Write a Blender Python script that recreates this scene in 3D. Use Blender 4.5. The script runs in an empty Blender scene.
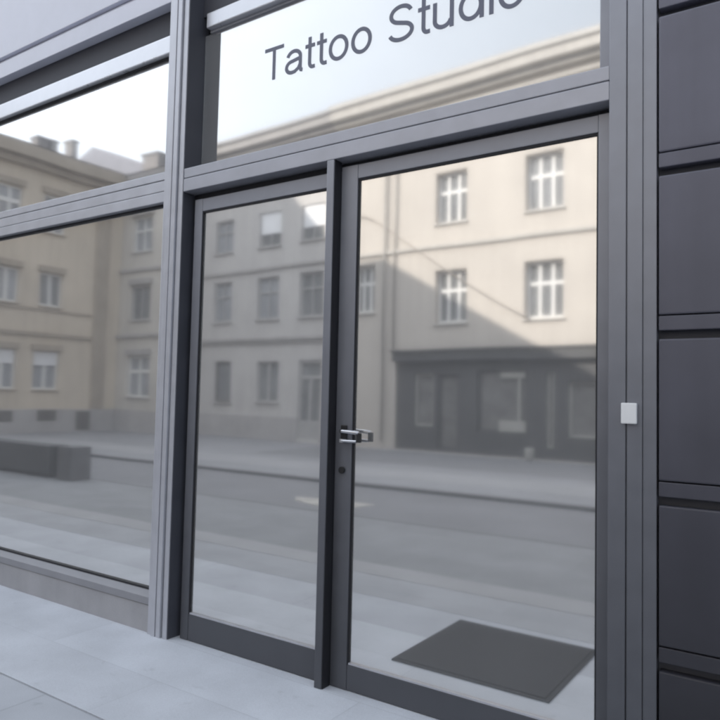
import bpy, bmesh, math, random
from mathutils import Matrix, Vector
random.seed(7)
scene = bpy.context.scene
col = scene.collection
R = math.radians

# ---------------------------------------------------------------- materials
def mat(name):
    m = bpy.data.materials.new(name); m.use_nodes = True
    nt = m.node_tree; nt.nodes.clear()
    out = nt.nodes.new('ShaderNodeOutputMaterial')
    return m, nt, out

def surf(name, c, rough=0.6, metal=0.0, var=0.12, scale=6.0, coat=0.0, spec=0.5, bump=0.0, bscale=60.0,
         streak=0.0, speck=0.0, bdist=0.004, foot_shade=0.0):
    """painted / mineral surface: base colour broken up by two noises, optional rain streaks and bump"""
    m, nt, out = mat(name); N = nt.nodes; L = nt.links
    b = N.new('ShaderNodeBsdfPrincipled'); L.new(b.outputs[0], out.inputs[0])
    b.inputs['Roughness'].default_value = rough; b.inputs['Metallic'].default_value = metal
    b.inputs['Coat Weight'].default_value = coat; b.inputs['Coat Roughness'].default_value = 0.12
    b.inputs['Specular IOR Level'].default_value = spec
    tc = N.new('ShaderNodeTexCoord')
    n1 = N.new('ShaderNodeTexNoise'); n1.inputs['Scale'].default_value = scale; n1.inputs['Detail'].default_value = 6
    L.new(tc.outputs['Object'], n1.inputs['Vector'])
    r = N.new('ShaderNodeMapRange'); L.new(n1.outputs['Fac'], r.inputs['Value'])
    r.inputs['From Min'].default_value = .3; r.inputs['From Max'].default_value = .7
    r.inputs['To Min'].default_value = 1 - var; r.inputs['To Max'].default_value = 1 + var
    val = r.outputs[0]
    def mul(a, sock):
        k = N.new('ShaderNodeMath'); k.operation = 'MULTIPLY'; L.new(a, k.inputs[0]); L.new(sock, k.inputs[1]); return k.outputs[0]
    if streak:
        mp = N.new('ShaderNodeMapping'); mp.inputs['Scale'].default_value = (7, 7, .35); L.new(tc.outputs['Object'], mp.inputs[0])
        n2 = N.new('ShaderNodeTexNoise'); n2.inputs['Scale'].default_value = 1.0; n2.inputs['Detail'].default_value = 5
        L.new(mp.outputs[0], n2.inputs['Vector'])
        r2 = N.new('ShaderNodeMapRange'); L.new(n2.outputs['Fac'], r2.inputs['Value'])
        r2.inputs['From Min'].default_value = .35; r2.inputs['From Max'].default_value = .7
        r2.inputs['To Min'].default_value = 1.0; r2.inputs['To Max'].default_value = 1 - streak
        val = mul(val, r2.outputs[0])
    if speck:
        n3 = N.new('ShaderNodeTexNoise'); n3.inputs['Scale'].default_value = 190; n3.inputs['Detail'].default_value = 2
        L.new(tc.outputs['Object'], n3.inputs['Vector'])
        r3 = N.new('ShaderNodeMapRange'); L.new(n3.outputs['Fac'], r3.inputs['Value'])
        r3.inputs['From Min'].default_value = .3; r3.inputs['From Max'].default_value = .7
        r3.inputs['To Min'].default_value = 1 - speck; r3.inputs['To Max'].default_value = 1 + speck
        val = mul(val, r3.outputs[0])
    if foot_shade:                       # shade put into the colour, deepening towards the foot
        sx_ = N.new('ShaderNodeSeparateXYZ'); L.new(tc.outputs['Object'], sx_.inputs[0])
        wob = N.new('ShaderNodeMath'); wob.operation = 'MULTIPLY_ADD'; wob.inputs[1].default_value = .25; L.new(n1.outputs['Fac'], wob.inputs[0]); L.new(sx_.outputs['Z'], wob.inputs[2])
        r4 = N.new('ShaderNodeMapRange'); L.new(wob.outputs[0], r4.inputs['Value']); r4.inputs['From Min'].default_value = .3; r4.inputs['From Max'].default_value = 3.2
        r4.inputs['To Min'].default_value = 1 - foot_shade; r4.inputs['To Max'].default_value = 1.0
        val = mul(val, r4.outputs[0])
    vm = N.new('ShaderNodeVectorMath'); vm.operation = 'SCALE'; vm.inputs[0].default_value = c; L.new(val, vm.inputs['Scale'])
    L.new(vm.outputs[0], b.inputs['Base Color'])
    rr = N.new('ShaderNodeMapRange'); L.new(n1.outputs['Fac'], rr.inputs['Value'])
    rr.inputs['To Min'].default_value = max(rough - .08, .02); rr.inputs['To Max'].default_value = min(rough + .08, 1)
    L.new(rr.outputs[0], b.inputs['Roughness'])
    if bump:
        nb = N.new('ShaderNodeTexNoise'); nb.inputs['Scale'].default_value = bscale; nb.inputs['Detail'].default_value = 4
        L.new(tc.outputs['Object'], nb.inputs['Vector'])
        bp = N.new('ShaderNodeBump'); bp.inputs['Strength'].default_value = bump; bp.inputs['Distance'].default_value = bdist
        L.new(nb.outputs['Fac'], bp.inputs['Height']); L.new(bp.outputs[0], b.inputs['Normal'])
    return m

def slabs(name, c, bw, bh, joint, dark, rough=.75, var=.10):
    """paving: slabs of bw x bh metres with thin joints"""
    m, nt, out = mat(name); N = nt.nodes; L = nt.links
    b = N.new('ShaderNodeBsdfPrincipled'); L.new(b.outputs[0], out.inputs[0]); b.inputs['Roughness'].default_value = rough
    b.inputs['Specular IOR Level'].default_value = .4
    tc = N.new('ShaderNodeTexCoord')
    br = N.new('ShaderNodeTexBrick'); L.new(tc.outputs['Object'], br.inputs['Vector'])
    br.inputs['Scale'].default_value = 1; br.inputs['Brick Width'].default_value = bw; br.inputs['Row Height'].default_value = bh
    br.inputs['Mortar Size'].default_value = joint; br.inputs['Mortar Smooth'].default_value = .3; br.offset = .5
    br.inputs['Color1'].default_value = (*[x * 1.03 for x in c], 1); br.inputs['Color2'].default_value = (*[x * .95 for x in c], 1)
    br.inputs['Mortar'].default_value = (*[x * dark for x in c], 1)
    n1 = N.new('ShaderNodeTexNoise'); n1.inputs['Scale'].default_value = 2.3; n1.inputs['Detail'].default_value = 8
    L.new(tc.outputs['Object'], n1.inputs['Vector'])
    r = N.new('ShaderNodeMapRange'); L.new(n1.outputs['Fac'], r.inputs['Value'])
    r.inputs['From Min'].default_value = .3; r.inputs['From Max'].default_value = .7
    r.inputs['To Min'].default_value = 1 - var; r.inputs['To Max'].default_value = 1 + var
    n2 = N.new('ShaderNodeTexNoise'); n2.inputs['Scale'].default_value = 240; L.new(tc.outputs['Object'], n2.inputs['Vector'])
    r2 = N.new('ShaderNodeMapRange'); L.new(n2.outputs['Fac'], r2.inputs['Value'])
    r2.inputs['From Min'].default_value = .3; r2.inputs['From Max'].default_value = .7
    r2.inputs['To Min'].default_value = .93; r2.inputs['To Max'].default_value = 1.07
    k = N.new('ShaderNodeMath'); k.operation = 'MULTIPLY'; L.new(r.outputs[0], k.inputs[0]); L.new(r2.outputs[0], k.inputs[1])
    n3 = N.new('ShaderNodeTexNoise'); n3.inputs['Scale'].default_value = 11; n3.inputs['Detail'].default_value = 3; L.new(tc.outputs['Object'], n3.inputs['Vector'])
    r3 = N.new('ShaderNodeMapRange'); L.new(n3.outputs['Fac'], r3.inputs['Value']); r3.inputs['From Min'].default_value = .66; r3.inputs['From Max'].default_value = .78
    r3.inputs['To Min'].default_value = 1.0; r3.inputs['To Max'].default_value = .86
    k2 = N.new('ShaderNodeMath'); k2.operation = 'MULTIPLY'; L.new(k.outputs[0], k2.inputs[0]); L.new(r3.outputs[0], k2.inputs[1]); k = k2
    vm = N.new('ShaderNodeVectorMath'); vm.operation = 'SCALE'; L.new(br.outputs['Color'], vm.inputs[0]); L.new(k.outputs[0], vm.inputs['Scale'])
    L.new(vm.outputs[0], b.inputs['Base Color'])
    bp = N.new('ShaderNodeBump'); bp.inputs['Strength'].default_value = .35; bp.inputs['Distance'].default_value = .003
    iv = N.new('ShaderNodeMath'); iv.operation = 'MULTIPLY_ADD'; iv.inputs[1].default_value = -1.0; iv.inputs[2].default_value = 1
    L.new(br.outputs['Fac'], iv.inputs[0]); L.new(iv.outputs[0], bp.inputs['Height']); L.new(bp.outputs[0], b.inputs['Normal'])
    return m

def coated_glass(name, refl, dust, tint=(1.0, .98, .955)):
    """sun-control glazing: strong mirror coating, a film of dust, the rest passes through"""
    m, nt, out = mat(name); N = nt.nodes; L = nt.links
    gl = N.new('ShaderNodeBsdfAnisotropic'); gl.inputs['Roughness'].default_value = 0.042
    gl.inputs['Color'].default_value = (*tint, 1)
    tr = N.new('ShaderNodeBsdfTransparent'); tr.inputs['Color'].default_value = (.80, .86, .86, 1)
    df = N.new('ShaderNodeBsdfDiffuse'); df.inputs['Color'].default_value = (.78, .78, .80, 1)
    m1 = N.new('ShaderNodeMixShader'); m1.inputs[0].default_value = refl
    L.new(tr.outputs[0], m1.inputs[1]); L.new(gl.outputs[0], m1.inputs[2])
    tc = N.new('ShaderNodeTexCoord'); n = N.new('ShaderNodeTexNoise'); n.inputs['Scale'].default_value = 1.7; n.inputs['Detail'].default_value = 7
    L.new(tc.outputs['Object'], n.inputs['Vector'])
    r = N.new('ShaderNodeMapRange'); L.new(n.outputs['Fac'], r.inputs['Value'])
    r.inputs['To Min'].default_value = dust * .75; r.inputs['To Max'].default_value = dust * 1.25
    m2 = N.new('ShaderNodeMixShader'); L.new(r.outputs[0], m2.inputs[0])
    L.new(m1.outputs[0], m2.inputs[1]); L.new(df.outputs[0], m2.inputs[2]); L.new(m2.outputs[0], out.inputs[0])
    # float glass is never perfectly flat
    n2 = N.new('ShaderNodeTexNoise'); n2.inputs['Scale'].default_value = 1.1; n2.inputs['Detail'].default_value = 1
    L.new(tc.outputs['Object'], n2.inputs['Vector'])
    bp = N.new('ShaderNodeBump'); bp.inputs['Strength'].default_value = .06; bp.inputs['Distance'].default_value = .02
    L.new(n2.outputs['Fac'], bp.inputs['Height']); L.new(bp.outputs[0], gl.inputs['Normal'])
    return m

M = {}
M['frame'] = surf('anthracite_frame_paint', (.35, .36, .405), rough=.36, metal=.25, foot_shade=.74, var=.03, scale=9, coat=.0, bump=.05, bscale=500)
M['frame_light'] = surf('frame_paint_skylit', (.545, .55, .595), rough=.34, metal=.25, foot_shade=.10, var=.05, scale=9, coat=.2, bump=.04, bscale=500)  # frame paint lightened to hold the sky sheen of the left side
M['frame_mid'] = surf('frame_paint_half_skylit', (.42, .425, .47), rough=.34, metal=.25, var=.05, scale=9, bump=.04, bscale=500)  # same frame paint, partly lightened for sky sheen on the door transom
M['sill_grey'] = surf('grey_sill', (.27, .27, .29), rough=.5, var=.06, scale=5)
M['rail'] = surf('bright_aluminium', (.74, .75, .79), rough=.30, metal=.4, var=.04, scale=8)
M['fascia'] = surf('pale_fascia_paint', (.70, .71, .80), rough=.42, var=.04, scale=4)
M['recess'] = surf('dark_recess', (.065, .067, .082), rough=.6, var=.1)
M['gasket'] = surf('black_gasket', (.014, .014, .018), rough=.6, var=.1)
M['plinth'] = surf('grey_plinth', (.375, .37, .385), rough=.55, var=.08, scale=5, streak=.10, speck=.05)
M['clad'] = surf('slate_cladding', (.175, .174, .22), rough=.42, foot_shade=.90, var=.08, scale=3, coat=.0, streak=.12, bump=.06, bscale=260)
M['glass'] = coated_glass('storefront_glass', .78, .135)
M['chrome'] = surf('brushed_steel', (.60, .60, .62), rough=.28, metal=1.0, var=.05)
M['black'] = surf('black_plastic', (.018, .018, .02), rough=.4, var=.1)
M['white_plastic'] = surf('white_plastic', (.80, .80, .80), rough=.35, var=.02)
M['letter'] = surf('grey_letter_vinyl', (.15, .16, .215), rough=.5, var=.04)
M['mat'] = surf('black_mat_fibre', (.034, .034, .036), rough=.95, var=.25, scale=40, spec=.1, bump=.8, bscale=300)
M['pave'] = slabs('pavement_slabs', (.47, .487, .525), 1.2, .8, .006, .84)
M['forecourt'] = slabs('forecourt_slabs', (.245, .25, .262), 1.2, .88, .006, .86)
M['midpave'] = slabs('middle_slabs', (.36, .368, .39), 1.2, .5, .005, .88)
M['strip'] = surf('pale_paving_strip', (.34, .34, .35), rough=.8, var=.1, scale=2, speck=.06)
M['apron'] = slabs('apron_slabs', (.57, .59, .635), 1.8, .4, .004, .90)
M['kerb'] = surf('kerb_stone', (.40, .40, .42), rough=.8, var=.14, scale=5, bump=.3)
M['road'] = surf('asphalt', (.20, .20, .212), rough=.85, var=.10, scale=1.2, speck=.12, bump=.4, bscale=160)
M['farpave'] = surf('far_pavement', (.27, .27, .285), rough=.85, var=.10, scale=.9, speck=.08, bump=.3)
M['farstrip'] = surf('far_pavement_strip', (.31, .31, .32), rough=.85, var=.08, scale=.8, speck=.06)
M['gutter'] = surf('gutter_stone', (.06, .06, .065), rough=.85, var=.12, scale=4)
M['sun_patch'] = surf('sun_patch_tone', (.44, .42, .385), rough=.8, var=.35, scale=3.5)
M['ground'] = surf('ground', (.20, .20, .21), rough=.9, var=.1, scale=.3)
M['cream'] = surf('cream_render', (.605, .555, .50), rough=.9, var=.05, scale=.8, streak=.06, spec=.2, bump=.25, bscale=45)
M['cream_trim'] = surf('cream_trim', (.56, .53, .49), rough=.85, var=.06, scale=2, streak=.1, spec=.2)
M['greige'] = surf('greige_render', (.58, .555, .535), rough=.9, var=.07, scale=.7, streak=.10, spec=.2, bump=.25, bscale=45)
M['greige_trim'] = surf('greige_trim', (.43, .41, .395), rough=.9, var=.08, scale=2, streak=.12, spec=.2)
M['greige2'] = surf('pale_greige_render', (.62, .58, .53), rough=.9, var=.07, scale=.7, streak=.10, spec=.2, bump=.25, bscale=45)
M['ochre'] = surf('ochre_render', (.69, .60, .49), rough=.9, var=.08, scale=.7, streak=.12, spec=.2, bump=.25, bscale=45)
M['ochre_trim'] = surf('ochre_trim', (.44, .38, .31), rough=.9, var=.1, scale=2, streak=.1, spec=.2)
M['plinth_far'] = surf('grey_stone_plinth', (.46, .44, .43), rough=.9, var=.1, scale=1.5, streak=.1)
M['roof'] = surf('slate_roof', (.16, .16, .18), rough=.8, var=.15, scale=3, bump=.4, bscale=20)
M['slate_pale'] = surf('weathered_slate', (.27, .27, .30), rough=.8, var=.12, scale=3, bump=.3, bscale=20)
M['chimney'] = surf('chimney_render', (.26, .24, .23), rough=.9, var=.15, scale=4)
M['white_wood'] = surf('white_window_paint', (.80, .79, .77), rough=.5, var=.04, scale=5)
M['grey_wood'] = surf('grey_window_paint', (.42, .41, .40), rough=.6, var=.08, scale=5)
M['brown_wood'] = surf('dark_window_paint', (.12, .11, .10), rough=.6, var=.1, scale=5)
M['blind'] = surf('white_blind', (.85, .85, .86), rough=.7, var=.05, scale=4)
M['pane'] = surf('window_glass', (.20, .205, .21), rough=.06, var=.35, scale=.9, spec=.8)
M['pane_pale'] = surf('curtained_window_glass', (.33, .34, .36), rough=.10, var=.18, scale=1.4, spec=.8)
M['shop_dark'] = surf('black_shopfront_paint', (.078, .078, .08), rough=.5, var=.12, scale=2)
M['shop_light'] = surf('shop_cream_frame', (.40, .39, .36), rough=.6, var=.08, scale=3)
M['shop_inside'] = surf('shop_display', (.17, .165, .16), rough=.6, var=.3, scale=2.2)
M['pipe'] = surf('zinc_pipe', (.38, .36, .33), rough=.5, metal=.3, var=.1)
M['bench'] = surf('dark_concrete', (.085, .085, .09), rough=.85, var=.15, scale=5, bump=.3)
M['bench_end'] = surf('bench_end_concrete', (.14, .14, .147), rough=.85, var=.12, scale=5, bump=.3)
M['ghost_line'] = surf('ghost_line_tone', (.34, .30, .26), rough=.7, var=.1)
M['inside'] = surf('interior_paint', (.30, .30, .31), rough=.8, var=.06, scale=1)
M['upper'] = surf('upper_render', (.50, .47, .43), rough=.9, var=.07, scale=.8, streak=.08)

# ---------------------------------------------------------------- mesh helpers
class MB:
    def __init__(self, mx=None):
        self.v = []; self.f = []; self.mx = mx or Matrix()
    def quad(self, *p):
        n = len(self.v); self.v += [self.mx @ Vector(q) for q in p]; self.f.append(tuple(range(n, n + len(p)))); return self
    def box(self, x0, x1, y0, y1, z0, z1):
        n = len(self.v)
        self.v += [self.mx @ Vector(q) for q in ((x0,y0,z0),(x1,y0,z0),(x1,y1,z0),(x0,y1,z0),(x0,y0,z1),(x1,y0,z1),(x1,y1,z1),(x0,y1,z1))]
        self.f += [tuple(n + i for i in q) for q in ((3,2,1,0),(4,5,6,7),(0,1,5,4),(1,2,6,5),(2,3,7,6),(3,0,4,7))]
        return self
    def prism(self, poly, axis, a, b):
        """poly in the two other axes extruded along axis from a to b"""
        def pt(p, t): return {0: (t, p[0], p[1]), 1: (p[0], t, p[1]), 2: (p[0], p[1], t)}[axis]
        n = len(self.v); k = len(poly)
        self.v += [self.mx @ Vector(pt(p, a)) for p in poly] + [self.mx @ Vector(pt(p, b)) for p in poly]
        self.f.append(tuple(n + i for i in range(k))[::-1]); self.f.append(tuple(n + k + i for i in range(k)))
        for i in range(k):
            j = (i + 1) % k; self.f.append((n + i, n + j, n + k + j, n + k + i))
        return self
    def tube(self, pts, r, seg=12, cap=True):
        pts = [Vector(p) for p in pts]; rings = []
        for i, p in enumerate(pts):
            d = (pts[min(i + 1, len(pts) - 1)] - pts[max(i - 1, 0)]).normalized()
            a = d.orthogonal().normalized() if i == 0 else (rings[-1][1] - d * rings[-1][1].dot(d)).normalized()
            b = d.cross(a); n = len(self.v); rr = r[i] if isinstance(r, (list, tuple)) else r
            self.v += [self.mx @ (p + a * rr * math.cos(2*math.pi*k/seg) + b * rr * math.sin(2*math.pi*k/seg)) for k in range(seg)]
            rings.append((n, a))
        for (n, _), (m, _) in zip(rings, rings[1:]):
            self.f += [(n + k, n + (k + 1) % seg, m + (k + 1) % seg, m + k) for k in range(seg)]
        if cap:
            self.f.append(tuple(rings[0][0] + k for k in range(seg))[::-1]); self.f.append(tuple(rings[-1][0] + k for k in range(seg)))
        return self
    def build(self, name, m, parent=None, bevel=0.0, smooth=False):
        me = bpy.data.meshes.new(name); me.from_pydata([tuple(v) for v in self.v], [], self.f)
        bm = bmesh.new(); bm.from_mesh(me); bmesh.ops.recalc_face_normals(bm, faces=bm.faces)
        if bevel:
            bmesh.ops.bevel(bm, geom=[e for e in bm.edges if len(e.link_faces) == 2 and e.calc_face_angle(0) > .5],
                            offset=bevel, segments=2, profile=.6, affect='EDGES', clamp_overlap=True)
        bm.to_mesh(me); bm.free()
        if smooth:
            for p in me.polygons: p.use_smooth = True
        me.materials.append(m)
        o = bpy.data.objects.new(name, me); col.objects.link(o)
        if parent: o.parent = parent; o.matrix_parent_inverse = parent.matrix_basis.inverted()
        return o

def tag(o, label, cat, group=None):
    o['label'] = label; o['category'] = cat
    if group: o['group'] = group
    return o
def thing(name, label, cat, loc=(0, 0, 0), group=None):
    o = bpy.data.objects.new(name, None); col.objects.link(o); o.location = loc; o.empty_display_size = .3
    return tag(o, label, cat, group)
def struct(name, mb, m, bevel=0):
    o = mb.build(name, m, None, bevel); o['kind'] = 'structure'; return o

# ---------------------------------------------------------------- the street floor
GZ = 0.0
def flat(x0, x1, y0, y1, z): return MB().quad((x0,y0,z),(x1,y0,z),(x1,y1,z),(x0,y1,z))
struct('ground', flat(-600, 600, -600, 600, -.16), M['ground'])
struct('pavement', MB().box(-30, 12, -1.30, -.80, -.15, GZ), M['pave'])
struct('paving_strip', MB().box(-30, 12, -2.12, -1.805, -.15, GZ + .001), M['strip'])
struct('forecourt', MB().box(-30, 12, -3.885, -2.125, -.15, GZ), M['forecourt'])
struct('middle_paving', MB().box(-30, 12, -1.80, -1.305, -.15, GZ), M['midpave'])
struct('entrance_apron', MB().box(-30, 12, -.795, .30, -.15, GZ + .002), M['apron'], )
struct('kerb', MB().box(-30, 12, -3.97, -3.89, -.15, GZ - .003), M['gutter'], .008)
struct('gutter', flat(-30, 12, -4.16, -3.975, -.041), M['kerb'])
struct('road', flat(-60, 60, -6.40, -3.9, -.045), M['road'])
struct('far_kerb', MB().box(-30, 12, -6.53, -6.41, -.15, GZ - .004), M['gutter'], .012)
struct('far_pavement', MB().box(-40, 12, -16.0, -6.535, -.15, GZ), M['farpave'])
struct('far_shade_strip', flat(-11.6, 12, -12.6, -9.6, GZ + .004), M['road'])  # dark strip painting the shading before the black shop opposite
struct('far_pavement_strip', flat(-40, 12, -8.7, -7.4, GZ + .004), M['farstrip'])
for x0, x1 in ((-6.3, -5.05),):
    mk = MB()
    mk.prism([(x0, -4.86), (x0 + .5, -4.98), (x1, -4.98), (x1 - .12, -4.42), (x0 + .75, -4.42), (x0 + .2, -4.6)], 2, -.0445, -.040)
    struct('road_sun_patch', mk, M['sun_patch'])  # pale shape painting a sunlit patch on the road

# ---------------------------------------------------------------- the shopfront
front = thing('shopfront', 'grey framed glass shopfront with sliding doors and a tattoo studio sign pane', 'shopfront', (-2.6, 0, 0))
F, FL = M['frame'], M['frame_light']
PX0, PX1 = -3.287, -3.125      # grooved post between window and doors
def grooved_post(x0, x1, z0, z1, m):
    w = x1 - x0
    p = MB()
    p.box(x0, x0 + w*.20, -.001, .16, z0, z1).box(x0 + w*.25, x0 + w*.46, -.012, .159, z0, z1).box(x0 + w*.51, x0 + w*.72, -.012, .158, z0, z1)
    p.box(x0 + w*.77, x1, 0, .16, z0, z1).box(x0 + w*.1, x1 - w*.1, .016, .157, z0, z1)
    return p.build('post', m, front, .003)
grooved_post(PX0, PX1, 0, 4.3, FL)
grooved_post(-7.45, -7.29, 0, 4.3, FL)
# dark skin painting the shade on the door side of the post
MB().box(PX1 + .001, PX1 + .006, .004, .16, 0, 2.569).box(PX1 + .001, PX1 + .006, .004, .16, 2.708, 4.0).build('post_side_shade', M['recess'], front)
# transoms
t = MB().box(PX1 + .007, -.701, 0, .16, 2.570, 2.644).box(PX1 + .007, -.701, .002, .159, 2.650, 2.706).box(PX1 + .01, -.705, .010, .157, 2.60, 2.68)
t.build('transom', M['frame_mid'], front, .003)
t = MB().box(-7.289, PX0 - .001, .010, .16, 2.538, 2.60).box(-7.289, PX0 - .001, .014, .159, 2.606, 2.668)
t.box(-7.289, PX0 - .001, .012, .158, 2.674, 2.722).box(-7.289, PX0 - .002, .022, .155, 2.57, 2.70)
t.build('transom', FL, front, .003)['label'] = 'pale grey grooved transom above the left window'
# head rails
MB().box(-7.289, PX0 - .001, .02, .15, 3.462, 3.572).build('head_rail', M['rail'], front, .006)
MB().box(PX1 + .06, -.72, .085, .17, 3.575, 3.665).build('head_rail', M['rail'], front, .006)
# dark recess above the rails, then the pale fascia
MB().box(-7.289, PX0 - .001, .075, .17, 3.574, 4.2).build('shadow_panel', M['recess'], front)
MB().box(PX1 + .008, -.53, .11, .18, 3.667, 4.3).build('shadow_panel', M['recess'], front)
fz = MB().box(-7.289, PX0 - .001, .000, .072, 3.765, 3.885).box(-7.289, PX0 - .001, .022, .071, 3.888, 3.915)
fz.box(-7.289, PX0 - .001, -.008, .073, 3.920, 4.42)
fz.build('fascia', M['fascia'], front, .004)
# right jamb with its grooves
jb = MB().box(-.700, -.637, 0, .17, 0, 4.3).box(-.632, -.578, .001, .169, 0, 4.3).box(-.576, -.529, .004, .168, 0, 4.3).box(-.69, -.54, .012, .165, 0, 4.29)
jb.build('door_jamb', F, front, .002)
# centre mullion between the two leaves
MB().box(-2.067, -2.024, 0.0, .058, 0, 2.569).build('mullion', F, front, .004)
MB().box(-2.0235, -2.0200, .006, .062, 0, 2.569).build('gasket', M['gasket'], front)
# head track behind the transom
MB().box(PX1 + .007, -.701, .09, .155, 2.50, 2.569).build('head_track', M['gasket'], front)
# left display window
pl = MB().box(-7.289, PX0 - .001, .012, .15, 0, .158)
pl.build('plinth', M['plinth'], front, .004)
sl = MB().prism([(.004, .162), (.10, .162), (.10, .232), (.048, .232), (.004, .205)], 0, -7.289, PX0 - .001)
w = sl.build('window', M['sill_grey'], front, .003)
w['label'] = 'large left display window on a grey plinth'
MB().box(-7.289, PX0 - .001, .062, .070, .2335, 2.537).build('pane', M['glass'], w)
MB().box(-7.289, PX0 - .001, .046, .061, 2.526, 2.537).build('gasket', M['gasket'], w)
MB().box(-7.289, PX0 - .001, .046, .061, .2335, .243).build('gasket', M['gasket'], w)
w2 = MB().box(-7.289, PX0 - .001, .050, .064, 2.723, 2.733).box(-7.289, PX0 - .001, .050, .064, 3.452, 3.461).build('window', M['gasket'], front)
w2['label'] = 'left upper window pane full of white sky'
MB().box(-7.289, PX0 - .001, .066, .074, 2.7225, 3.4615).build('pane', M['glass'], w2)
# sign window above the doors
w3 = MB().box(-.764, -.7015, .10, .15, 2.707, 3.57).box(PX1 + .008, -.766, .118, .15, 2.707, 2.716).box(PX1 + .06, -.766, .118, .150, 3.558, 3.5745).build('sign_window', F, front, .003)
w3['label'] = 'sign window lettered in grey'
MB().box(PX1 + .008, -.766, .130, .138, 2.717, 3.558).build('pane', M['glass'], w3)
def arc(cx, cy, rx, ry, a0, a1, n=16):
    return [(cx + rx * math.cos(R(a0 + (a1 - a0) * k / n)), cy + ry * math.sin(R(a0 + (a1 - a0) * k / n))) for k in range(n + 1)]
GLYPH = {   # plain grotesque letters drawn as pen strokes, cap height 1: (advance, strokes)
 'T': (.80, [[(.03, .945), (.75, .945)], [(.39, .90), (.39, 0)]]),
 'a': (.74, [arc(.34, .475, .235, .20, 165, 0) + [(.575, .13), (.60, .06), (.66, .05)], [(.565, .43), (.30, .385)] + arc(.27, .215, .20, .165, 95, 270) + [(.38, .06), (.50, .13), (.565, .24)]]),
 't': (.41, [[(.17, .94), (.17, .19)] + arc(.28, .19, .11, .14, 180, 270, 8) + [(.36, .055)], [(.01, .68), (.35, .68)]]),
 'o': (.75, [arc(.345, .365, .275, .315, 0, 360, 36)]),
 ' ': (.38, []),
 'S': (.92, [arc(.43, .735, .295, .215, 15, 250, 26) + arc(.43, .27, .33, .215, 75, -165, 26)]),
 'u': (.72, [[(.08, .73), (.08, .25)] + arc(.30, .25, .22, .195, 180, 350, 14), [(.545, .73), (.545, 0)]]),
 'd': (.76, [arc(.33, .365, .265, .315, 0, 360, 36), [(.615, 1.0), (.615, 0)]]),
 'i': (.26, [[(.10, .73), (.10, 0)], [(.10, 1.0), (.10, .88)]]),
}
def stroke(b, pts, w, place):
    closed = (Vector(pts[0]) - Vector(pts[-1])).length < 1e-4
    P = [Vector(p) for p in pts]; L_, R_ = [], []
    for i, p in enumerate(P):
        p0 = P[i - 1] if i else (P[-2] if closed else P[0]); p1 = P[i + 1] if i < len(P) - 1 else (P[1] if closed else P[-1])
        d = (p1 - p0).normalized(); n = Vector((-d.y, d.x)) * w / 2
        L_.append(place(p + n)); R_.append(place(p - n))
    for i in range(len(P) - 1): b.quad(L_[i], R_[i], R_[i + 1], L_[i + 1])
words = [MB()]; pen = 0.0; CAP = .188; k_ = 0
for ch in 'Tattoo Studio':
    adv, strokes = GLYPH[ch]
    if ch == ' ': words.append(MB())
    lb = words[-1]
    for st in strokes:
        k_ += 1; yy = .1290 - .00012 * (k_ % 4)
        stroke(lb, st, .112, lambda q, yy=yy, pen=pen: (-2.632 + (pen + q.x) * CAP * 1.025, yy, 3.155 + q.y * CAP - .012 * (pen + q.x) * CAP))
    pen += adv
for lb, txt in zip(words, ('Tattoo', 'Studio')):
    lb.build('lettering', M['letter'], w3)['label'] = 'grey sign lettering reading ' + txt

# the two sliding leaves
def leaf(x0, x1, gx0, gx1, gz0, gz1, ztop, y0, label):
    y1 = y0 + .045
    fr = MB().box(x0, gx0, y0, y1, .004, ztop).box(gx1, x1, y0, y1, .004, ztop).box(gx0 + .0005, gx1 - .0005, y0 + .001, y1 - .001, gz1, ztop - .001)
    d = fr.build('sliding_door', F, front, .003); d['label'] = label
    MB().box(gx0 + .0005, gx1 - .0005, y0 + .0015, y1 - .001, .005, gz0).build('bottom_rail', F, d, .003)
    MB().box(gx0 + .0005, gx1 - .0005, y0 + .016, y0 + .024, gz0 + .0005, gz1 - .0005).build('pane', M['glass'], d)
    g = MB().box(gx0 + .0006, gx0 + .007, y0 + .006, y0 + .0155, gz0 + .001, gz1 - .001).box(gx1 - .007, gx1 - .0006, y0 + .006, y0 + .0155, gz0 + .001, gz1 - .001)
    g.box(gx0 + .008, gx1 - .008, y0 + .006, y0 + .0155, gz1 - .008, gz1 - .001)
    g.build('gasket', M['gasket'], d)
    MB().box(gx0 + .008, gx1 - .008, y0 + .004, y0 + .0155, gz0 + .0008, gz0 + .009).build('glazing_bead', M['frame_light'], d)
    return d
leaf(PX1 + .045, -2.03, -3.018, -2.105, .150, 2.455, 2.530, .060, 'left sliding door leaf')
dr = leaf(-2.019, -.7015, -1.922, -.758, .124, 2.474, 2.545, .062, 'right sliding door leaf with lever handle')
# handle and lock on the right leaf's stile
hb = MB().box(-1.982, -1.948, .052, .0615, 1.175, 1.258).build('handle', M['black'], dr, .004)
hh = MB().tube([(-1.965, .052, 1.230), (-1.965, .036, 1.230), (-1.960, .028, 1.230), (-1.950, .025, 1.230), (-1.905, .025, 1.228), (-1.858, .026, 1.225)], .0095, 14)
hh.build('lever', M['chrome'], hb, 0, True)
MB().box(-1.868, -1.845, .018, .036, 1.180, 1.226).build('lever_end', M['black'], hb, .004)
MB().tube([(-1.958, .027, 1.184), (-1.869, .027, 1.184)], .0075, 12).box(-1.966, -1.946, .021, .0515, 1.176, 1.192).build('lower_pull', M['chrome'], hb, .001, False)
MB().tube([(-1.972, .0615, 1.040), (-1.972, .050, 1.040)], .017, 18).build('lock', M['black'], dr, .002)

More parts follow.
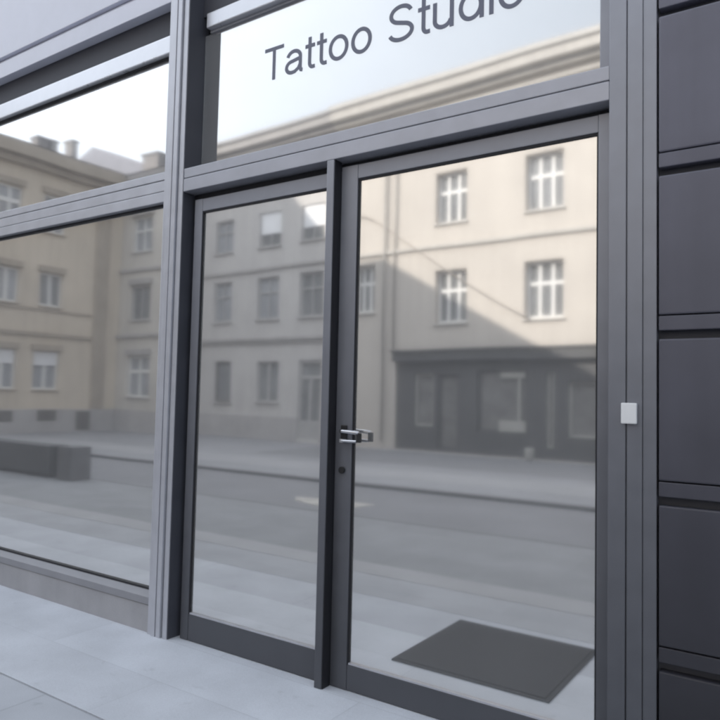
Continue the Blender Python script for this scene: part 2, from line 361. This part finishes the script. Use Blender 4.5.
# ---------------------------------------------------------------- things on and at the front
bz = MB().box(-.650, -.594, -.016, -.0005, 1.321, 1.398).build('door_buzzer', M['white_plastic'], None, .004)
tag(bz, 'small white square buzzer plate fixed to the dark grooved right door jamb', 'door buzzer')
mt = thing('door_mat', 'dark rectangular door mat on the pale paving before the right door', 'door mat', (-1.53, -.78, 0))
MB().box(-1.925, -1.12, -1.17, -.385, .003, .016).build('mat_pile', M['mat'], mt, .004)
eg = MB().box(-1.95, -1.927, -1.19, -.365, .003, .011).box(-1.118, -1.095, -1.19, -.365, .003, .011)
eg.box(-1.926, -1.119, -1.19, -1.172, .003, .011).box(-1.926, -1.119, -.383, -.365, .003, .011)
eg.build('mat_border', M['mat'], mt, .002)

# the panelled wall on the right
pw = thing('panelled_wall', 'dark slate panelled wall with horizontal grooves right of the sliding doors', 'wall', (1.5, 0, 0))
MB().box(-.5285, 4.2, .045, .18, 0, 4.3).build('backing', M['recess'], pw)
zs = [-.075, .531, 1.117, 1.72, 2.326, 2.932, 3.535, 4.14]
for i in range(len(zs) - 1):
    z0, z1 = max(zs[i] - .067, .01) if i else .01, zs[i + 1]
    top = z1 - .0025; bot = zs[i] - .0 if i else .01
    # board face from just above the slot of the row below up to the groove line of this row
    lo = (zs[i] - .0) if i == 0 else None
for i, z in enumerate(zs[1:]):
    lo = .012 if i == 0 else zs[i] + .0025
    # z is the groove line: bar hangs below it, slot below the bar, board below the slot
    lower = (zs[i] + .0035) if i else .012
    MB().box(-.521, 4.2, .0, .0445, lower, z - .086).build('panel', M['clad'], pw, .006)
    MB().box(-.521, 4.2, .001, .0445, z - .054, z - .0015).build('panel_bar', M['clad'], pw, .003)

# ---------------------------------------------------------------- the shop's own building behind and above (unseen roofline shaped to throw the street's shade)
sb = thing('shop_building', 'pale rendered building above the tattoo shopfront, unseen roofline shaped to cast the street shadow', 'building', (-3, 3, 0))
up = MB().prism([(-17.9, 4.42), (-17.9, 13.35), (-13.45, 10.82), (-12.0, 10.05), (-10.7, 9.3), (12, 9.3), (12, 4.42)], 1, .20, .55)
up.build('wall', M['upper'], sb)
MB().box(-19.3, -17.91, .21, .55, 0, 13.35).box(-17.91, -7.46, .22, .56, 0, 4.41).build('side_wall', M['upper'], sb)
MB().box(4.21, 12, .22, .56, 0, 4.41).build('side_wall', M['upper'], sb)
MB().prism([(-17.9, 13.37), (-17.9, 13.1), (-13.5, 10.6), (-10.7, 9.1), (12, 9.1), (12, 9.28), (-10.65, 9.31), (-13.4, 10.81)], 1, .57, 7).build('roof', M['roof'], sb)
MB().box(-17.9, 12, 6.9, 7.2, 0, 9.05).build('back_wall', M['upper'], sb)
# the room behind the glass
rm = MB().quad((-8,.32,.01),(4,.32,.01),(4,6.8,.01),(-8,6.8,.01)).quad((-8,.2,4.0),(4,.2,4.0),(4,6.8,4.0),(-8,6.8,4.0))
rm.quad((-8,6.8,.01),(4,6.8,.01),(4,6.8,4),(-8,6.8,4)).quad((-8,.2,.01),(-8,6.8,.01),(-8,6.8,4),(-8,.2,4)).quad((4,.2,.01),(4,6.8,.01),(4,6.8,4),(4,.2,4))
rm.build('room', M['inside'], sb)
# unseen tall block added on the left to shade the houses opposite
tb = thing('shade_block', 'unseen tall block added left of the shopfront to shade the street', 'building', (-32, 3, 0))
MB().box(-44, -22.45, .4, 5.5, 0, 16.6).build('wall', M['upper'], tb)
MB().box(-44.2, -22.35, .3, 5.6, 16.602, 16.8).build('roof', M['roof'], tb)

# ---------------------------------------------------------------- the buildings across the street (seen in the glass)
def frame_of(ox, oy, ang):
    """local u along the facade, w outwards, z up"""
    return Matrix.Translation((ox, oy, 0)) @ Matrix.Rotation(ang, 4, 'Z')

def facade(parent, mx, u0, u1, z0, z1, holes, m, reveal=.16, depth=6.0, name='wall', back=True):
    b = MB(mx)
    us = sorted({u0, u1, *[h[0] for h in holes], *[h[1] for h in holes]}); zz = sorted({z0, z1, *[h[2] for h in holes], *[h[3] for h in holes]})
    inside = lambda u, z: any(h[0] < u < h[1] and h[2] < z < h[3] for h in holes)
    for a, c in zip(us, us[1:]):
        for d, e in zip(zz, zz[1:]):
            if not inside((a + c) / 2, (d + e) / 2): b.quad((a,0,d),(c,0,d),(c,0,e),(a,0,e))
    for h in holes:
        a, c, d, e = h[:4]
        b.quad((a,0,d),(a,-reveal,d),(a,-reveal,e),(a,0,e)).quad((c,0,d),(c,0,e),(c,-reveal,e),(c,-reveal,d))
        b.quad((a,0,e),(a,-reveal,e),(c,-reveal,e),(c,0,e)).quad((a,0,d),(c,0,d),(c,-reveal,d),(a,-reveal,d))
    if back:
        b.quad((u0,0,z0),(u0,-depth,z0),(u0,-depth,z1),(u0,0,z1)).quad((u1,0,z0),(u1,0,z1),(u1,-depth,z1),(u1,-depth,z0))
        b.quad((u0,-depth,z0),(u1,-depth,z0),(u1,-depth,z1),(u0,-depth,z1))
    return b.build(name, m, parent)

def window(parent, mx, h, frame, pane, reveal=.16, mull=1, trans=.66, bar=.055, outer=.06, blind=None, sill=None, hood=None, split=None, pm=None):
    a, c, d, e = h[:4]; y0, y1 = -reveal, -reveal + .05
    b = MB(mx); e_ = e - .002; d_ = d + .002; a_ = a + .002; c_ = c - .002
    b.box(a_, a_ + outer, y0, y1, d_, e_).box(c_ - outer, c_, y0, y1, d_, e_)
    b.box(a_ + outer, c_ - outer, y0, y1 - .002, e_ - outer, e_).box(a_ + outer, c_ - outer, y0, y1 - .002, d_, d_ + outer)
    for k in range(mull):
        u = a + (c - a) * (k + 1) / (mull + 1)
        b.box(u - bar / 2, u + bar / 2, y0, y1 + .008, d_ + outer, e_ - outer)
    if trans:
        z = d + (e - d) * trans
        b.box(a_ + outer, c_ - outer, y0, y1 + .004, z - bar * .55, z + bar * .55)
    w = b.build('window', frame, parent)
    MB(mx).quad((a, y0 + .012, d), (c, y0 + .012, d), (c, y0 + .012, e), (a, y0 + .012, e)).build('pane', pane, w)
    if blind:
        zb = e - (e - d) * blind
        MB(mx).box(a + .05, c - .05, y1 + .012, y1 + .03, zb, e - .01).build('blind', M['blind'], w)
    if sill:
        MB(mx).box(a - .04, c + .04, -.04, .06, d - .06, d - .005).build('sill', sill, w, .01)
    if hood:
        MB(mx).box(a - .07, c + .07, .002, .10, e + .03, e + .22).build('hood', hood, w, .01)
    return w

# --- the long street front opposite: rotated 3.15 degrees about its right-hand end
ANG = math.atan(.055)
mxC = frame_of(-4.5, -12.78, ANG)
def U(x): return x + 4.5          # world-ish x along the facade -> local u

cb = thing('cream_corner_house', 'sunlit cream apartment house across the street above a black shopfront', 'house', (-2, -15, 0))
chol = []
for i in range(5):
    ua = U(-8.52 + 2.49 * i); chol.append((ua, ua + .94, 5.93, 7.28)); chol.append((ua, ua + .94, 3.33, 4.70))
chol.append((U(-11.2), U(-10.45), 3.74, 5.06))
gl = (U(-9.72), U(5.5), .02, 2.62)
facade(cb, mxC, U(-11.95), U(7), 0, 9.2, chol + [gl], M['cream'], reveal=.24)
for h in chol:
    window(cb, mxC, h, M['white_wood'], M['pane'], reveal=.23, mull=2, trans=.62, bar=.085, outer=.075, sill=M['cream_trim'])
co = MB(mxC).box(U(-11.95), U(7.2), .002, .10, 8.98, 9.08).box(U(-11.95), U(7.3), -.05, .22, 9.21, 9.36).box(U(-11.95), U(7.4), -.06, .42, 9.362, 9.62).box(U(-11.95), U(7.45), -.1, .50, 9.622, 9.76)
co.build('cornice', M['cream_trim'], cb, .01)
MB(mxC).box(U(-11.95), U(7.1), .002, .07, 5.28, 5.38).build('string_course', M['cream_trim'], cb, .01)
MB(mxC).quad((U(-11.95), .49, 9.765), (U(7.45), .49, 9.765), (U(7.45), -6, 10.6), (U(-11.95), -6, 10.6)).build('roof', M['roof'], cb)
MB(mxC).tube([(U(-10.09), .09, .2), (U(-10.09), .09, 9.2)], .034, 10).build('downpipe', M['pipe'], cb, 0, True)
MB(mxC).tube([(U(-9.76), .07, 2.7), (U(-9.76), .07, 9.1)], .026, 10).build('downpipe', M['pipe'], cb, 0, True)
# its black shopfront
sh = [(U(-9.14), U(-8.52), .66, 2.04), (U(-8.40), U(-7.80), .10, 2.02), (U(-7.28), U(-5.95), .60, 2.11), (U(-5.50), U(-5.30), .30, 2.06), (U(-4.97), U(-4.20), .58, 1.86), (U(-3.6), U(-1.6), .6, 2.0), (U(-.8), U(1.4), .6, 2.0)]
sf = facade(cb, mxC @ Matrix.Translation((0, -.05, 0)), U(-9.715), U(5.495), .025, 2.615, sh, M['shop_dark'], reveal=.12, back=False, name='storefront')
MB(mxC).box(U(-9.74), U(5.6), .0, .16, 2.36, 2.60).build('shop_fascia', M['shop_dark'], cb, .01)
MB(mxC).box(U(-9.76), U(5.6), .0, .22, 2.603, 2.66).build('shop_cornice', M['shop_dark'], cb, .008)
for k, h in enumerate(sh):
    a, c, d, e = h; b = MB(mxC @ Matrix.Translation((0, -.05, 0)))
    b.box(a, a + .07, -.12, -.07, d, e).box(c - .07, c, -.12, -.07, d, e).box(a + .07, c - .07, -.12, -.072, e - .06, e).box(a + .07, c - .07, -.12, -.072, d, d + .06)
    sw = b.build('shop_window', M['shop_light'] if k in (0, 3, 4) else M['shop_dark'], sf)
    MB(mxC @ Matrix.Translation((0, -.05, 0))).quad((a,-.115,d),(c,-.115,d),(c,-.115,e),(a,-.115,e)).build('pane', M['shop_inside'], cb)
a, c = sh[2][:2]
MB(mxC).box(a + .62, c - .08, -.15, -.08, 1.92, 2.06).box(a + .58, c - .06, -.15, -.08, .63, .90).box(c - .27, c - .19, -.15, -.085, .91, 1.91).build('window_display', M['shop_light'], cb, .01)
sg = thing('street_bin', 'small pale round tub standing before the black shop opposite', 'tub', (-5.72, -12.4, 0))
MB().tube([(-5.72, -12.45, .005), (-5.72, -12.45, .05), (-5.72, -12.45, .25), (-5.72, -12.45, .28)], [.07, .085, .11, .10], 16).build('tub_body', M['shop_light'], sg, 0, True)
MB().tube([(-5.72, -12.45, .27), (-5.72, -12.45, .30)], [.112, .095], 16).build('tub_lid', M['shop_light'], sg)

# --- greige house beside it, in shade
gb = thing('greige_house', 'shaded greige house with three window rows left of the cream house', 'house', (-14, -16, 0))
bcols = [(-17.15, -16.25), (-15.05, -14.12), (-13.25, -12.35)]
bh = []
for a, c in bcols: bh += [(U(a), U(c), 6.05, 7.15), (U(a), U(c), 3.74, 5.06)]
low = [(U(-17.0), U(-16.2), 1.12, 2.43), (U(-15.0), U(-14.05), 1.18, 2.43)]
dor = (U(-13.2), U(-12.3), .12, 2.43)
facade(gb, mxC, U(-18.6), U(-11.953), 0, 9.2, bh + low + [dor], M['greige'], reveal=.14)
for k, h in enumerate(bh):
    top = k % 2 == 0
    window(gb, mxC, h, M['grey_wood'], M['pane_pale'] if k in (0, 1, 3) else M['pane'], reveal=.13, mull=1, trans=.64, bar=.05,
           blind=.62 if k in (2, 4) else None, sill=M['greige_trim'], hood=None)
for k, h in enumerate(low):
    window(gb, mxC, h, M['grey_wood'] if k != 0 else M['brown_wood'], M['pane'], reveal=.13, mull=1 if k else 0, trans=0, bar=.12 if k else .05, sill=M['greige_trim'])
a, c, d, e = dor
b = MB(mxC).box(a + .004, a + .09, -.13, -.06, d, e - .003).box(c - .09, c - .004, -.13, -.06, d, e - .003).box(a + .09, c - .09, -.13, -.062, e - .55, e - .45).box(a + .09, c - .09, -.13, -.062, d, d + .55)
b.box(a + .09, c - .09, -.13, -.061, e - .1, e - .003).box((a + c) / 2 - .06, (a + c) / 2 + .06, -.13, -.059, d + .55, e - .55)
dd = b.build('entrance_door', M['grey_wood'], gb)
MB(mxC).quad((a,-.12,d),(c,-.12,d),(c,-.12,e),(a,-.12,e)).build('pane', M['pane'], dd)
MB(mxC).box(U(-18.6), U(-11.96), .002, .07, 5.28, 5.38).box(U(-18.6), U(-11.96), .002, .10, 3.05, 3.16).box(U(-18.6), U(-11.96), .002, .05, 2.95, 3.04).build('string_course', M['greige_trim'], gb, .01)
MB(mxC).box(U(-18.6), a - .02, .002, .05, .001, .74).box(c + .02, U(-11.96), .002, .05, .001, .74).build('plinth', M['plinth_far'], gb, .01)
co = MB(mxC).box(U(-18.6), U(-11.96), .002, .10, 8.98, 9.08).box(U(-18.6), U(-11.955), -.05, .22, 9.21, 9.36).box(U(-18.6), U(-11.955), -.06, .42, 9.362, 9.60).box(U(-18.6), U(-11.955), -.1, .50, 9.602, 9.70)
co.build('cornice', M['greige_trim'], gb, .01)
MB(mxC).quad((U(-18.6), .49, 9.705), (U(-11.955), .49, 9.705), (U(-11.955), -6, 10.5), (U(-18.6), -6, 10.5)).build('roof', M['roof'], gb)

# --- short house in the corner
mxD = frame_of(0, -12.58, 0)
nb = thing('corner_house', 'narrow pale house with hipped slate roof in the street corner', 'house', (-19.5, -15, 0))
nh = [(-20.3, -19.28, 6.25, 7.5), (-20.3, -19.25, 3.85, 5.07), (-20.32, -19.15, 1.2, 2.62)]
facade(nb, mxD, -21.4, -18.3, 0, 8.75, nh, M['greige2'], reveal=.14)
for k, h in enumerate(nh):
    window(nb, mxD, h, M['white_wood'] if k != 1 else M['grey_wood'], (M['pane_pale'], M['pane'], M['pane_pale'])[k], reveal=.13, mull=1, trans=(.6, 0, .62)[k], bar=.1 if k == 2 else .06, sill=M['greige_trim'], hood=M['greige_trim'])
MB(mxD).box(-20.955, -18.3, .002, .07, 5.55, 5.66).build('string_course', M['greige_trim'], nb, .01)
MB(mxD).box(-20.955, -18.3, .002, .10, 3.25, 3.36).build('string_course', M['greige_trim'], nb, .01)
MB(mxD).box(-20.955, -18.3, .002, .05, .001, .76).build('plinth', M['plinth_far'], nb, .01)
MB(mxD).box(-20.955, -18.2, -.05, .35, 8.751, 8.95).build('cornice', M['greige_trim'], nb, .01)
rf = MB(mxD)
rf.quad((-21.4,.4,8.96),(-18.2,.4,8.96),(-18.2,-6,9.3),(-21.4,-6,9.3)).build('roof', M['roof'], nb)
# --- grey gabled house showing over the roofs
gh = thing('gabled_house', 'grey gabled roof with a chimney showing over the corner houses', 'house', (-26, -18, 0))
MB().box(-32.5, -23.0, -21, -16.0, 0, 10.6).build('wall', M['greige2'], gh)
gr_ = MB().prism([(-32.7, 10.61), (-27.87, 12.52), (-22.8, 10.61)], 1, -21.2, -15.88).build('roof', M['slate_pale'], gh)
MB().box(-24.3, -23.3, -16.7, -15.86, 10.3, 11.45).box(-24.35, -23.25, -16.75, -15.8, 11.452, 11.52).build('chimney', M['chimney'], gr_)

# --- ochre wing that closes the street on the left: faces +X
mxA = Matrix.Translation((-20.96, .12, 0)) @ Matrix.Rotation(-math.pi / 2, 4, 'Z')     # u -> -Y, w -> +X
oc = thing('ochre_house', 'shaded ochre house with dark eaves closing the left end of the street', 'house', (-24, -9, 0))
ah = []
for a, c, la, lc in ((9.72, 10.5, 9.6, 10.52), (8.2, 9.0, 8.15, 9.06), (6.7, 7.5, 6.65, 7.55)):
    ah += [(a, c, 6.50, 7.72), (a, c, 4.08, 5.16), (la, lc, 1.38, 2.62)]
facade(oc, mxA, 5.6, 13.0, 0, 8.4, ah, M['ochre'], reveal=.14)
for k, h in enumerate(ah):
    window(oc, mxA, h, M['white_wood'], M['pane_pale'] if k % 3 != 1 or k > 2 else M['pane'], reveal=.13, mull=1, trans=(.62, 0, 0)[k % 3], bar=.12,
           blind=.36 if k % 3 == 2 else None, sill=M['ochre_trim'], hood=M['ochre_trim'])
MB(mxA).box(5.6, 11.6, .002, .08, 3.10, 3.22).box(5.6, 11.6, .002, .04, 3.90, 3.98).build('string_course', M['ochre_trim'], oc, .01)
MB(mxA).box(11.66, 12.16, .002, .10, .78, 8.4).build('pilaster', M['ochre_trim'], oc, .01)
MB(mxA).box(5.6, 12.6, .003, .12, .001, .76).build('plinth', M['plinth_far'], oc, .01)
for a, c, d, e in ((9.78, 10.42, .38, .72), (8.35, 8.95, .38, .72), (11.1, 11.62, .06, .70)):
    MB(mxA).box(a, c, .125, .135, d, e).build('vent', M['brown_wood'], oc)
MB(mxA).box(5.4, 13.0, -.05, .25, 8.402, 8.60).box(5.3, 13.1, -.06, .50, 8.602, 8.98).build('eaves', M['ochre_trim'], oc, .015)
ar = MB(mxA).quad((5.3,.52,9.0),(14.6,.52,9.0),(14.6,-5,11.0),(5.3,-5,11.0)).quad((5.3,-10,9.0),(14.6,-10,9.0),(14.6,-5,11.0),(5.3,-5,11.0)).build('roof', M['roof'], oc)
for u, hw, w_, z in ((12.4, .26, -5.04, 11.3), (12.93, .14, -5.04, 11.32), (13.8, .12, -5.04, 11.6)):
    MB(mxA).box(u - hw, u + hw, w_ - .25, w_ + .25, 9.5, z).box(u - hw - .04, u + hw + .04, w_ - .3, w_ + .3, z + .002, z + .08).build('chimney', M['chimney'], ar)

# --- tube added for the doubled shadow edge on the cream front, bench block by the kerb
def onC(x, w, z): return mxC @ Vector((U(x), w, z))
pts = [onC(-11.4, .05, 6.50), onC(-10.9, .06, 6.48), onC(-10.46, .07, 6.30)]
for k in range(1, 9): 
    s = k / 8; pts.append(onC(-10.46 + 4.6 * s, .07 + .10 * math.sin(math.pi * s), 6.30 - 3.0 * s - .10 * math.sin(math.pi * s)))
ghost = MB().tube(pts, .016, 8).build('ghost_line', M['ghost_line'], None, 0, True)
tag(ghost, 'thin dark line added for the doubled shadow edge on the sunlit cream house front', 'ghost_line')
bn = thing('street_bench', 'long low dark concrete bench block beside the kerb on the left', 'bench', (-11.5, -3.65, 0))
MB().box(-14.2, -10.18, -3.84, -3.50, .06, .505).box(-14.1, -10.25, -3.80, -3.56, .002, .059).build('bench_body', M['bench'], bn, .01)
MB().box(-9.96, -9.62, -3.84, -3.50, .002, .515).build('bench_end', M['bench_end'], bn, .01)
MB().box(-10.179, -9.961, -3.80, -3.60, .002, .49).build('bench_joint', M['gasket'], bn)

# ---------------------------------------------------------------- light
wld = bpy.data.worlds.new('World'); scene.world = wld; wld.use_nodes = True
nt = wld.node_tree; nt.nodes.clear(); N = nt.nodes; L = nt.links
out = N.new('ShaderNodeOutputWorld'); bg = N.new('ShaderNodeBackground'); sky = N.new('ShaderNodeTexSky')
sky.sky_type = 'NISHITA'; sky.sun_disc = False
EL, AZ = R(28), R(30)                       # sun behind the shop, up the street to the left
sky.sun_elevation = EL; sky.sun_rotation = -AZ
sky.air_density = 1.0; sky.dust_density = 3.0; sky.ozone_density = 1.0
# thin high haze whitens the sky, more so up the street
tc = N.new('ShaderNodeTexCoord'); mp = N.new('ShaderNodeMapping'); mp.inputs['Scale'].default_value = (1.2, 1.2, 3.0)
L.new(tc.outputs['Generated'], mp.inputs[0])
nz = N.new('ShaderNodeTexNoise'); nz.inputs['Scale'].default_value = 1.6; nz.inputs['Detail'].default_value = 5; L.new(mp.outputs[0], nz.inputs['Vector'])
sp = N.new('ShaderNodeSeparateXYZ'); L.new(tc.outputs['Generated'], sp.inputs[0])
hx = N.new('ShaderNodeMapRange'); L.new(sp.outputs['X'], hx.inputs['Value'])
hx.inputs['From Min'].default_value = -.75; hx.inputs['From Max'].default_value = .1; hx.inputs['To Min'].default_value = .80; hx.inputs['To Max'].default_value = .42
ad = N.new('ShaderNodeMath'); ad.operation = 'MULTIPLY_ADD'; L.new(nz.outputs['Fac'], ad.inputs[0]); ad.inputs[1].default_value = .3; L.new(hx.outputs[0], ad.inputs[2])
cl = N.new('ShaderNodeClamp'); L.new(ad.outputs[0], cl.inputs[0])
mx_ = N.new('ShaderNodeMix'); mx_.data_type = 'RGBA'; L.new(cl.outputs[0], mx_.inputs['Factor'])
dt = N.new('ShaderNodeVectorMath'); dt.operation = 'DOT_PRODUCT'; L.new(tc.outputs['Generated'], dt.inputs[0])
dt.inputs[1].default_value = (-math.sin(AZ) * math.cos(EL), math.cos(AZ) * math.cos(EL), math.sin(EL))
gr = N.new('ShaderNodeMapRange'); L.new(dt.outputs['Value'], gr.inputs['Value']); gr.interpolation_type = 'SMOOTHSTEP'
gr.inputs['From Min'].default_value = -.35; gr.inputs['From Max'].default_value = .95; gr.inputs['To Min'].default_value = 11.0; gr.inputs['To Max'].default_value = 27.0
hc = N.new('ShaderNodeVectorMath'); hc.operation = 'SCALE'; hc.inputs[0].default_value = (.90, .98, 1.09); L.new(gr.outputs[0], hc.inputs['Scale'])
L.new(sky.outputs[0], mx_.inputs['A']); L.new(hc.outputs[0], mx_.inputs['B'])
L.new(mx_.outputs['Result'], bg.inputs[0]); bg.inputs['Strength'].default_value = .12
L.new(bg.outputs[0], out.inputs[0])
sun = bpy.data.lights.new('sun', 'SUN'); sun.energy = 4.5; sun.angle = R(.5); sun.color = (1, .95, .88)
so = bpy.data.objects.new('sun', sun); col.objects.link(so)
S = Vector((-math.sin(AZ) * math.cos(EL), math.cos(AZ) * math.cos(EL), math.sin(EL)))
so.rotation_euler = S.to_track_quat('Z', 'Y').to_euler(); so.location = (-8, 6, 20)

# ---------------------------------------------------------------- camera
cam = bpy.data.cameras.new('camera'); co_ = bpy.data.objects.new('camera', cam); col.objects.link(co_)
right = Vector((.82660518, .56232464, .02269088)); down = Vector((-.01073214, .05606214, -.9983696)); fwd = Vector((-.56267993, .82501396, .05237621))
m4 = Matrix.Identity(4)
for i in range(3): m4[i][0] = right[i]; m4[i][1] = -down[i]; m4[i][2] = -fwd[i]
m4.translation = Vector((0, -2.69975, 1.4))
co_.matrix_world = m4
cam.sensor_width = 36; cam.lens = 692.161 / 720 * 36
cam.clip_start = .05; cam.clip_end = 3000
cam.dof.use_dof = True; cam.dof.focus_distance = 3.4; cam.dof.aperture_fstop = 4.0
scene.camera = co_

scene.view_settings.view_transform = 'Standard'; scene.view_settings.look = 'None'; scene.view_settings.exposure = 0; scene.view_settings.gamma = 1
scene.render.engine = 'CYCLES'
cy = scene.cycles
cy.max_bounces = 10; cy.diffuse_bounces = 4; cy.glossy_bounces = 6; cy.transparent_max_bounces = 12; cy.caustics_reflective = False
cy.use_denoising = True; cy.filter_width = 2.1
